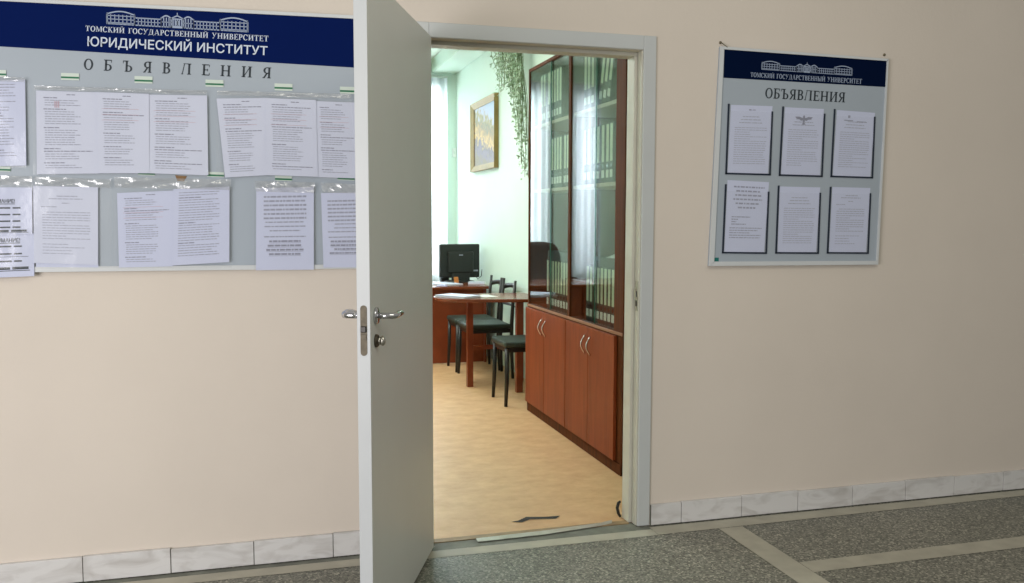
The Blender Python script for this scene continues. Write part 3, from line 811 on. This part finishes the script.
PS = [((731, 104.8), (772.6, 106.2)), ((785, 107.2), (824, 109)), ((837, 110), (875, 112.8)), ((727.6, 180), (769, 182.2)), ((779.8, 186.4), (820.3, 187.4)), ((832.4, 187), (870.4, 188))]
def bar(bm, a, b, w, y):
    pa, pb = on(a[0], a[1], 1, y), on(b[0], b[1], 1, y); d = (pb-pa).normalized(); n = Vector((d.z, 0, -d.x))*w/2
    pts = [pa-n-d*w/2, pb-n+d*w/2, pb+n+d*w/2, pa+n-d*w/2]
    f = bm.faces.new([bm.verts.new(p) for p in pts])
    r = bmesh.ops.extrude_face_region(bm, geom=[f])
    for v in r['geom']:
        if isinstance(v, bmesh.types.BMVert): v.co.y += .004
for lt, bl, br, rt in US:
    bm = B()
    for a, b in ((lt, bl), (bl, br), (br, rt)): bar(bm, a, b, .0068, YP-.0045)
    bmesh.ops.recalc_face_normals(bm, faces=bm.faces)
    u = rpart('pocket_edge', bm, MT['navy_edge'])
    rpart('clear_pocket', quad_slab(Quad((lt[0], lt[1]+6), rt, br, bl, YP-.0042), 0), MT['film'], u)
eagle = [[(.5, .105), (.525, .125), (.535, .165), (.52, .215), (.48, .215), (.465, .165), (.475, .125)], [(.47, .15), (.38, .13), (.27, .135), (.33, .165), (.40, .175), (.42, .19), (.475, .185)], [(.53, .15), (.62, .13), (.73, .135), (.67, .165), (.60, .175), (.58, .19), (.525, .185)], [(.49, .215), (.51, .215), (.55, .245), (.5, .25), (.45, .245)]]
crest = [[(.5, .07), (.54, .1), (.53, .125), (.47, .125), (.46, .1)]]
LBL = ['sheet in the left pocket of the upper row on the smaller board', 'sheet headed by a winged emblem, middle pocket of the upper row', 'sheet in the right pocket of the upper row on the smaller board',
       'sheet with bold centred heading sticking up from the lower left pocket', 'plain sheet in the middle pocket of the lower row', 'sheet with pinkish line in the lower right pocket']
STY = ['order', 'order', 'order', 'heading', 'order', 'letter']
EX = [(rect(.44, .5, .055, .075), rect(.52, .6, .06, .072)), eagle, (rect(.3, .36, .07, .11), rect(.2, .44, .14, .155), rect(.54, .8, .15, .165)), None, None, None]
for i in range(6):
    lt, bl, br, rt = US[i]; tl, tr = PS[i]
    q = Quad(tl, tr, (br[0]-2.2, br[1]-1), (bl[0]+1.2, bl[1]-.6), YP-.0012)
    notice(q, STY[i], 60+i, LBL[i], None, 'paper_b', None, (list(EX[i]), 'ink_bold' if i == 1 else 'ink') if EX[i] else None)

# ------------------------------------------------------------------ bookcases along the right office wall
XF = .172
def bookcase(y0, y1, label, stile_near):
    """y0 = end nearest the doorway; local origin at its near front foot"""
    root = empty('bookcase', (XF, y0, 0)); tag(root, label, 'bookcase', 'glass fronted bookcases')
    D = XR-XF-.004; L = y1-y0; H = 2.33
    bm = B()
    box(bm, .0, D, 0, .018, 0, H); box(bm, .0, D, L-.018, L, 0, H)
    box(bm, .012, D-.006, .018, L-.018, .06, .078); box(bm, 0, D-.006, .018, L-.018, .722, .744); box(bm, 0, D-.006, .018, L-.018, H-.02, H)
    if stile_near: box(bm, .0, .018, .018, stile_near, .06, H-.02)
    obj('carcass', bm, MT['cherry_dark'], root, False, .0012)
    obj('back_board', boxes((D-.006, D, .018, L-.018, .078, H-.02)), MT['cab_back'], root)
    obj('worktop_edge', boxes((-.006, .0, 0, L, .728, .744)), MT['edge_light'], root, False, .001)
    obj('plinth', boxes((-.004, .012, 0, L, .0, .058)), MT['cherry_dark'], root)
    for z in (1.5, 1.925): obj('shelf', boxes((.022, D-.007, .019, L-.019, z, z+.02)), MT['shelf'], root)
    a = stile_near*.6 if stile_near else .004
    mid = a+(L-a)/2
    for k, (d0, d1) in enumerate(((a, mid-.0025), (mid+.0025, L-.004))):
        d = obj('cabinet_door', boxes((-.018, -.001, d0, d1, .066, .722)), MT['cherry'], root, False, .0015)
        hy = d1-.04 if k == 0 else d0+.04
        bm = B()
        pts = [(-.018, hy, .675)]+[(-.018-.026*math.sin(PI*t/8), hy, .675-.105*t/8) for t in range(1, 8)]+[(-.018, hy, .57)]
        tube(bm, pts, .0042, 8); obj('bow_handle', bm, MT['chrome'], d, True)
    g0 = stile_near if stile_near else .018
    gm = g0+(L-.018-g0)*.46
    for k, (p0, p1, px) in enumerate(((gm-.02, L-.019, .006), (g0, gm+.02, .014))):
        g = obj('sliding_glass', boxes((px, px+.004, p0, p1, .748, H-.022)), MT['glass' if k == 0 else 'glass_inner'], root)
        ye = p0 if k == 0 else p1
        obj('polished_edge', boxes((px-.0005, px+.0045, ye-.0015, ye+.0015, .748, H-.022)), MT['glass_edge'], g)
    return root
bookcase(1.552, 2.385, 'cherry brown bookcase with glass upper part, farther from the doorway', 0)
bookcase(.715, 1.550, 'cherry brown bookcase with glass upper part, nearest the doorway', .12)

# binders: one built with its parts, then copied along the shelves
def make_binder():
    root = empty('binder'); h, d, w = .318, .235, .052
    bm = B(); box(bm, 0, d, -w/2, w/2, 0, .004+h-.004)
    obj('binder_cover', bm, MT['binder'], root, False, .002)
    obj('spine_label', boxes((-.0012, -.0002, -w/2+.009, w/2-.012, .112, .31)), MT['binder_label'], root)
    obj('number_sticker', boxes((-.0012, -.0002, -w/2+.008, w/2-.008, .026, .068)), MT['binder_number'], root)
    bm = B(); lathe(bm, [(.011, -.0014), (.011, -.0002), (.007, -.0002)], (0, 0, .09), 14, 'X'); obj('finger_ring', bm, MT['chrome'], root)
    return root
proto = make_binder(); used = [False]
def binders(ys, z, label, group, lean=()):
    for i, y in enumerate(ys):
        a = lean[i] if i < len(lean) else 0.0
        loc = (.206, y-.02, z + abs(.026*math.sin(a)) + .0005)
        if not used[0]:
            o = proto; used[0] = True; o.location = loc; o.rotation_euler = (a, 0, 0)
        else: o = dup(proto, loc, (a, 0, 0))
        tag(o, label, 'binder', group)
def span(a, n, p=.054): return [a+p*i for i in range(n)]
binders(span(1.69, 8, .0545), .745, 'black binder with cream spine label on the lowest level of the farther bookcase', 'binders low in the farther bookcase')
binders(span(.90, 9, .0545), .745, 'black binder with cream spine label on the lowest level of the nearer bookcase', 'binders low in the nearer bookcase')
binders(span(1.64, 3)+span(1.83, 4), 1.521, 'black binder with cream spine label on the middle shelf of the farther bookcase', 'binders on the middle shelf of the farther bookcase')
binders([.905, 1.0, 1.055, 1.12, 1.19, 1.245, 1.34, 1.4], 1.521, 'black binder with cream spine label on the middle shelf of the nearer bookcase', 'binders on the middle shelf of the nearer bookcase')
binders(span(1.84, 5, .056)+[2.16, 2.22], 1.946, 'black binder with cream spine label on the top shelf of the farther bookcase', 'binders on the top shelf of the farther bookcase')
binders([.885, 1.4, 1.345, 1.285], 1.946, 'upright black binder on the top shelf of the nearer bookcase', 'upright binders on the top shelf of the nearer bookcase')
binders([1.175, 1.115, 1.055], 1.946, 'tilted black binder leaning on the top shelf of the nearer bookcase', 'leaning binders on the top shelf of the nearer bookcase', (R(14), R(14), R(14)))
# flat binders, paper and ornament lying on top of the lowest binders
def flat_box(loc, sx, sy, sz, label):
    r = empty('flat_folder', loc); tag(r, label, 'folder')
    obj('folder_cover', boxes((0, sx, 0, sy, 0, .003), (0, sx, 0, sy, sz-.003, sz), (0, .003, 0, sy, .003, sz-.003)), MT['binder'], r)
    obj('folder_sheets', boxes((.006, sx-.006, .004, sy-.004, .003, sz-.003)), MT['binder'], r)
flat_box((.205, .86, 1.0645), .24, .34, .05, 'black folder lying flat on the low binders of the nearer bookcase')
flat_box((.205, 1.65, 1.0645), .24, .40, .055, 'black folder lying flat on the low binders of the farther bookcase')
def crumple(loc, pts, label):
    bm = B(); vs = [bm.verts.new(p) for p in pts]
    bm.faces.new((vs[0], vs[1], vs[2], vs[3])); bm.faces.new((vs[3], vs[2], vs[5], vs[4]))
    o = obj('loose_sheet', bm, MT['binder_number'], None); o.location = loc
    return tag(o, label, 'paper')
crumple((.212, .91, 1.115), [(0, 0, .001), (.0, .14, .001), (.1, .13, .04), (.1, .02, .045), (.16, .03, .012), (.16, .12, .01)], 'folded white sheet on the flat black folder in the nearer bookcase')
r = empty('napkin_holder', (.29, 1.75, 1.1205)); tag(r, 'small grey holder with a white jagged napkin fan in the farther bookcase', 'napkin holder')
obj('holder_cup', boxes((-.03, .03, -.06, .06, 0, .075)), MT['cab_back'], r, False, .004)
bm = B()
fan = [(-.05, 0)]+[((-.11+.22*k/10), (.085+.03*math.sin(PI*k/10))+(.0 if k % 2 else .03)) for k in range(11)]+[(.05, 0)]
prism(bm, [(a, b) for a, b in fan], -.012, .012)
bmesh.ops.rotate(bm, verts=bm.verts, matrix=Matrix(((0, 0, 1), (1, 0, 0), (0, 1, 0))), cent=(0, 0, 0))
o = obj('napkin_fan', bm, MT['plastic_white'], r); o.location = (0, 0, .0755)

# ------------------------------------------------------------------ picture, plant, little box on the far wall
pc = Vector((XR, 4.87, 1.79))
pr_ = empty('framed_picture', pc); tag(pr_, 'gold framed painting in yellow and mauve hanging on the mint wall', 'picture')
y0, y1, z0, z1, fw = -.475, .475, 0, .668, .07
bm = B()
def frame_bar(a, b, c, d):   # outer a,b inner c,d in (y,z); mitred, raised outer edge
    o0 = [bm.verts.new((-.003, *a)), bm.verts.new((-.003, *b)), bm.verts.new((-.045, *b)), bm.verts.new((-.045, *a))]
    i0 = [bm.verts.new((-.003, *c)), bm.verts.new((-.003, *d)), bm.verts.new((-.022, *d)), bm.verts.new((-.022, *c))]
    bm.faces.new(o0); bm.faces.new((o0[3], o0[2], i0[2], i0[3])); bm.faces.new((i0[3], i0[2], i0[1], i0[0])); bm.faces.new((o0[1], o0[0], i0[0], i0[1]))
oy = [(y0, z0), (y1, z0), (y1, z1), (y0, z1)]; iy = [(y0+fw, z0+fw*.8), (y1-fw, z0+fw*.8), (y1-fw, z1-fw*.8), (y0+fw, z1-fw*.8)]
for k in range(4): frame_bar(oy[k], oy[(k+1) % 4], iy[k], iy[(k+1) % 4])
bmesh.ops.recalc_face_normals(bm, faces=bm.faces)
obj('picture_frame', bm, MT['gold'], pr_)
obj('canvas', boxes((-.016, -.006, y0+fw-.01, y1-fw+.01, fw*.8-.01, z1-fw*.8+.01)), MT['painting'], pr_)

plc = Vector((XR-.02, 3.42, 2.76))
pl = empty('hanging_plant', plc); tag(pl, 'leafy plant trailing down the mint wall beside the bookcase', 'plant')
bm = B(); lathe(bm, [(.05, 0), (.075, .01), (.095, .13), (.098, .135), (.085, .135)], (-.11, 0, .03), 20); box(bm, -.02, .019, -.05, .05, .04, .12)
obj('plant_pot', bm, MT['pot'], pl, True)
rnd = random.Random(5)
bl, bs = B(), B()
def leaf_at(bm, p, size):
    d = Vector((rnd.uniform(-1, .2), rnd.uniform(-1, 1), rnd.uniform(-1, .3))).normalized()
    n = Vector((rnd.uniform(-1, 0), rnd.uniform(-.6, .6), rnd.uniform(-.4, 1))).normalized()
    s = d.cross(n).normalized()*size*.42
    bm.faces.new([bm.verts.new(p+v) for v in (Vector((0,0,0)), d*size*.5+s, d*size, d*size*.5-s)])
for k in range(40):
    ye = rnd.uniform(-.2, .36) if k % 3 else rnd.uniform(.15, .8)
    far = max(0, ye)
    Ln = (1.15-abs(ye+.08)*2.0)*rnd.uniform(.7, 1.0) if abs(ye) < .34 else rnd.uniform(.10, .26)+max(0, .5-far)*.5
    Ln = max(.16, Ln)
    pts = []
    for t in range(9):
        s = t/8
        y = ye*min(1, s*3)*(1-.35*s*(Ln > .6)) + .02*math.sin(7*s+k)
        z = .14+.05*math.sin(PI*min(1, s*2)) - Ln*s*s*1.0 - .18*s - .16*max(0, ye-.25)*s
        x = min(-.02, -.11+.10*s+.03*math.sin(5*s+k)-.02)
        pts.append(Vector((x, y, z)))
    tube(bs, pts, .0022, 4)
    for t in range(8):
        for j in range(int(4+Ln*9)):
            f = rnd.random(); p = pts[t].lerp(pts[t+1], f)+Vector((rnd.uniform(-.03, .0), rnd.uniform(-.035, .035), rnd.uniform(-.03, .02)))
            p.x = min(p.x, -.005)
            leaf_at(bl, p, rnd.uniform(.016, .032))
lf = obj('foliage', bl, MT['leafgreen'], pl)
obj('trailing_stems', bs, MT['stem'], pl, True)

p = Vector((.474, YB, 2.0))
r = empty('wall_box', p); tag(r, 'small white box fixed high on the far wall by the corner', 'wall box')
obj('box_cover', boxes((-.022, .022, -.028, -.0005, 0, .095)), MT['plastic_white'], r, False, .004)
obj('box_button', boxes((-.008, .008, -.032, -.0282, .03, .06)), MT['clip'], r, False, .001)

# ------------------------------------------------------------------ desk, table, chairs
dk = empty('office_desk', (-.3, 4.4, 0)); tag(dk, 'cherry brown office desk with a closed front panel under the monitor', 'desk')
obj('desk_top', boxes((-.74, .735, 0, .78, .685, .71)), MT['table'], dk, False, .003)
obj('front_panel', boxes((-.70, .70, .09, .108, .004, .684)), MT['desk'], dk)
for x in (-.72, .682): obj('side_panel', boxes((x, x+.018, .06, .76, .0, .684)), MT['desk'], dk)

tag(dup(dk, (-1.80, 4.4, 0)), 'second brown desk end to end with the monitor desk, mirrored in the glass', 'desk')  # desk copy added out of view to darken what the bookcase glass mirrors

tb = empty('side_table', (0, 3.3, 0)); tag(tb, 'cherry brown table with rounded free end in front of the desk', 'table')
bm = B()
pts = [(.485, -.375), (.30, -.345)]+[(-.12-.19*math.sin(PI*k/10), -.0+-.245*math.cos(PI*k/10)) for k in range(0, 11)]+[(.485, .24)]
prism(bm, pts, .695, .72); bmesh.ops.recalc_face_normals(bm, faces=bm.faces)
obj('table_top', bm, MT['table'], tb, False, .003)
for x0, x1, ya, yb in ((-.045, .002, .0, .05), (.265, .315, -.32, -.27), (-.0, .04, .17, .22), (.40, .45, .12, .17)):
    obj('leg', boxes((x0, x1, ya, yb, 0, .694)), MT['desk'], tb, False, .003)
obj('stretcher', boxes((.041, .399, .17, .19, .27, .305)), MT['desk'], tb)

def make_chair():
    root = empty('padded_chair')
    w, d = .19, .19                        # half sizes; chair faces -X, back at +X
    bm = B(); box(bm, -d-.005, d-.01, -w, w, .418, .46)
    obj('seat', bm, MT['seat'], root, False, .014)
    bm = boxes((-d+.012, d-.012, -w+.012, -w+.03, .385, .4165), (-d+.012, d-.012, w-.03, w-.012, .385, .4165), (-d+.012, -d+.03, -w+.03, w-.03, .385, .4165), (d-.03, d-.012, -w+.03, w-.03, .385, .4165))
    obj('seat_frame', bm, MT['black_metal'], root)
    for sx in (-1, 1):
        for sy in (-1, 1):
            bm = B()
            if sx < 0: tube(bm, [(-d+.02, sy*(w-.02), .417), (-d+.017, sy*(w-.018), .2), (-d+.008, sy*(w-.012), 0)], [.017, .016, .012], 8)
            else: tube(bm, [(d+.012, sy*(w-.012), 0), (d+.0, sy*(w-.016), .25), (d+.002, sy*(w-.016), .45), (d+.012, sy*(w-.014), .62), (d+.032, sy*(w-.012), .815)], [.012, .016, .017, .015, .012], 8)
            obj('leg', bm, MT['black_metal'], root, True)
    bm = B()
    n = 10; g = []
    for k in range(n+1):
        t = -1+2*k/n; y = t*(w-.005); x = d+.028+.03*(1-t*t)
        zt = .745+.022*(1-t*t)
        g.append([bm.verts.new(q) for q in ((x-.009, y, zt-.022), (x+.009, y, zt-.022), (x+.010, y, zt+.016), (x-.008, y, zt+.016))])
    for k in range(n):
        for j in range(4): bm.faces.new((g[k][j], g[k][(j+1) % 4], g[k+1][(j+1) % 4], g[k+1][j]))
    bm.faces.new(g[0]); bm.faces.new(g[-1][::-1]); bmesh.ops.recalc_face_normals(bm, faces=bm.faces)
    obj('back_rail', bm, MT['black_metal'], root, True)
    bm = B(); tube(bm, [(d+.02, -w+.01, .60), (d+.045, 0, .60), (d+.02, w-.01, .60)], .011, 8); obj('lower_rail', bm, MT['black_metal'], root, True)
    return root
c0 = make_chair(); c0.location = (.235, 2.70, 0)
tag(c0, 'black framed chair with dark green seat in front of the table, nearest the bookcase', 'chair', 'dark padded chairs')
tag(dup(c0, (.205, 3.765, 0)), 'black framed chair behind the table leg, nearer of the two under the desk side', 'chair', 'dark padded chairs')
tag(dup(c0, (.200, 4.175, 0), (0, 0, 0)), 'black framed chair farthest back, right against the desk panel', 'chair', 'dark padded chairs')

# swivel armchair behind the desk, seen mirrored in the cabinet glass
oc = empty('swivel_armchair', (-1.02, 5.62, 0), R(180)); tag(oc, 'dark high backed swivel armchair mirrored in the farther bookcase glass', 'armchair')
bm = B()
for k in range(5):
    a = 2*PI*k/5+.3; tube(bm, [(0, 0, .11), (.15*math.cos(a), .15*math.sin(a), .095), (.28*math.cos(a), .28*math.sin(a), .065)], [.03, .022, .016], 8)
obj('star_base', bm, MT['black'], oc, True)
for k in range(5):
    a = 2*PI*k/5+.3; bm = B(); lathe(bm, [(.018, -.018), (.027, -.012), (.027, .012), (.018, .018)], (.28*math.cos(a), .28*math.sin(a), .027), 14, 'Y'); obj('caster', bm, MT['black'], oc, True)
bm = B(); tube(bm, [(0, 0, .10), (0, 0, .40)], .028, 14); obj('gas_column', bm, MT['black_metal'], oc, True)
bm = boxes((-.25, .25, -.24, .24, .40, .50)); obj('seat', bm, MT['chair_brown'], oc, False, .04)
bm = B(); g = []
for j in range(9):
    t = j/8; z = .5+.58*t; y = -.22-.10*t-.02*math.sin(PI*t)
    hw = .23+.02*math.sin(PI*t)-(.07*max(0, t-.8)/.2)
    g.append([bm.verts.new(q) for q in ((-hw, y+.02, z), (0, y-.01, z), (hw, y+.02, z), (hw, y-.07, z), (0, y-.09, z), (-hw, y-.07, z))])
for j in range(8):
    for k in range(6): bm.faces.new((g[j][k], g[j][(k+1) % 6], g[j+1][(k+1) % 6], g[j+1][k]))
bm.faces.new(g[0]); bm.faces.new(g[-1][::-1]); bmesh.ops.recalc_face_normals(bm, faces=bm.faces)
o = obj('backrest', bm, MT['chair_brown'], oc, True); s = o.modifiers.new('sub', 'SUBSURF'); s.levels = s.render_levels = 2
for sx in (-1, 1):
    bm = B(); tube(bm, [(sx*.27, .12, .46), (sx*.285, .16, .62), (sx*.28, .10, .68), (sx*.275, -.1, .68), (sx*.26, -.2, .66)], [.016, .018, .022, .022, .016], 10)
    obj('armrest', bm, MT['black'], oc, True)

# ------------------------------------------------------------------ things on desk and table
mo = empty('computer_monitor', (.26, 4.98, .7105), R(4)); tag(mo, 'black computer monitor seen from behind on the desk', 'monitor')
bm = boxes((-.20, .20, -.03, .03, .045, .37)); obj('screen_housing', bm, MT['black'], mo, False, .012)
obj('housing_bulge', boxes((-.13, .13, -.062, -.0305, .09, .30)), MT['black'], mo, False, .014)
obj('brand_badge', boxes((-.02, .02, -.0635, -.0622, .262, .27)), MT['ink_soft'], mo)
obj('port_sticker', boxes((.135, .18, -.0315, -.0302, .105, .12)), MT['ink_soft'], mo)
bm = B(); lathe(bm, [(.15, 0), (.15, .012), (.10, .022), (.07, .024)], (0, 0, 0), 28)
for v in bm.verts: v.co.y *= .75
obj('stand_base', bm, MT['black'], mo, True)
obj('stand_neck', boxes((-.09, .09, -.057, -.031, .016, .10)), MT['black'], mo, False, .006)
bm = B(); tube(bm, [(.15, -.02, .07), (.17, -.06, .03), (.21, -.05, .06), (.225, -.02, .12)], .004, 6); obj('signal_cable', bm, MT['black'], mo, True)
spk = empty('desk_speaker', (.145, 5.14, .7105)); tag(spk, 'black desktop speaker just left of the monitor', 'speaker')
obj('cabinet_box', boxes((-.04, .04, -.05, .05, 0, .20)), MT['black'], spk, False, .012)
bm = B(); lathe(bm, [(.028, .052), (.022, .0505), (.03, .0502)], (0, 0, .12), 18, 'Y'); obj('speaker_cone', bm, MT['rubber'], spk, True)
def card(name, loc, rz, sx, sy, h, m, label, cat, tilt=0.0):
    r = empty(name, loc, rz); tag(r, label, cat)
    o = obj('card_sheet', boxes((-sx/2, sx/2, -sy/2, sy/2, 0, h)), MT[m], r); o.rotation_euler = (tilt, 0, 0)
    return r
def sheet(name, loc, rz, sx, sy, h, m, label, cat='paper'):
    o = obj(name, boxes((-sx/2, sx/2, -sy/2, sy/2, 0, h)), MT[m]); o.location = loc; o.rotation_euler = (0, 0, rz)
    return tag(o, label, cat)
sheet('paper_stack', (.06, 4.72, .7105), R(25), .21, .297, .012, 'paper', 'white papers on the desk left of the monitor foot')
sheet('photo_card', (.0, 4.53, .7105), R(-15), .10, .15, .004, 'photo_card', 'mauve card at the front edge of the desk', 'card')
def stand_card(loc, rz, m, label):
    bm = B(); box(bm, -.024, .024, -.002, .002, 0, .06); box(bm, -.024, .024, .002, .03, 0, .002)
    o = obj('standing_card', bm, MT[m]); o.location = loc; o.rotation_euler = (R(-12), 0, rz); return tag(o, label, 'card')
stand_card((.19, 4.78, .716), R(20), 'orange', 'orange card propped in front of the monitor stand')
sheet('white_booklet', (.37, 4.72, .7105), R(-20), .15, .10, .02, 'paper', 'white booklet on the desk right of the monitor stand', 'booklet')
bk = empty('paper_pad', (-.135, 3.24, .7205), R(-52)); tag(bk, 'thick pad of white sheets at the rounded end of the table', 'paper pad')
obj('pad_sheets', boxes((-.145, .145, -.10, .10, 0, .016)), MT['paper'], bk, False, .002)
obj('top_sheet', boxes((-.148, .142, -.103, .098, .0165, .0172)), MT['paper_b'], bk)
sheet('table_leaflet', (.10, 3.28, .7205), R(10), .12, .20, .002, 'cab_back', 'greyish leaflet on the table right of the white pad', 'leaflet')

# ------------------------------------------------------------------ light
w = bpy.data.worlds.new('world'); scn.world = w; w.use_nodes = True
bg = w.node_tree.nodes['Background']; bg.inputs[0].default_value = (.90, .89, .82, 1); bg.inputs[1].default_value = .34
def area(name, loc, target, sx, sy, power, col):
    l = bpy.data.lights.new(name, 'AREA'); l.shape = 'RECTANGLE'; l.size = sx; l.size_y = sy; l.energy = power; l.color = col
    o = bpy.data.objects.new(name, l); COL.objects.link(o); o.location = loc
    o.rotation_euler = (Vector(target)-Vector(loc)).to_track_quat('-Z', 'Y').to_euler()
    return o
area('corridor_daylight', (-4.6, -3.9, 1.2), (-1.4, 0, .6), 2.4, 2.0, 146, (1.0, .965, .975))
area('corridor_lamp', (-.5, -3.0, 3.2), (-.6, -.5, .2), 2.0, 1.2, 26, (1.0, .97, .84))  # unseen overhead fill, added to warm and grade the corridor light
area('window_daylight', (-.4, 7.1, 1.9), (-.4, 5, 1.5), 2.0, 2.2, 235, (.94, 1.0, .98))
area('window_daylight_narrow', (-1.63, 7.0, 1.9), (-1.63, 5, 1.5), .4, 2.0, 75, (.92, .95, 1.0))  # added behind the narrow curtain to brighten its mirror image
area('office_lamp', (-1.5, 3.4, 3.02), (-1.5, 3.4, 0), 1.6, 2.6, 118, (.95, 1.0, .95))  # unseen ceiling fill without a fixture, added to brighten the office
vs = scn.view_settings
vs.view_transform = 'Standard'; vs.look = 'None'; vs.exposure = 0.0; vs.gamma = 1.0
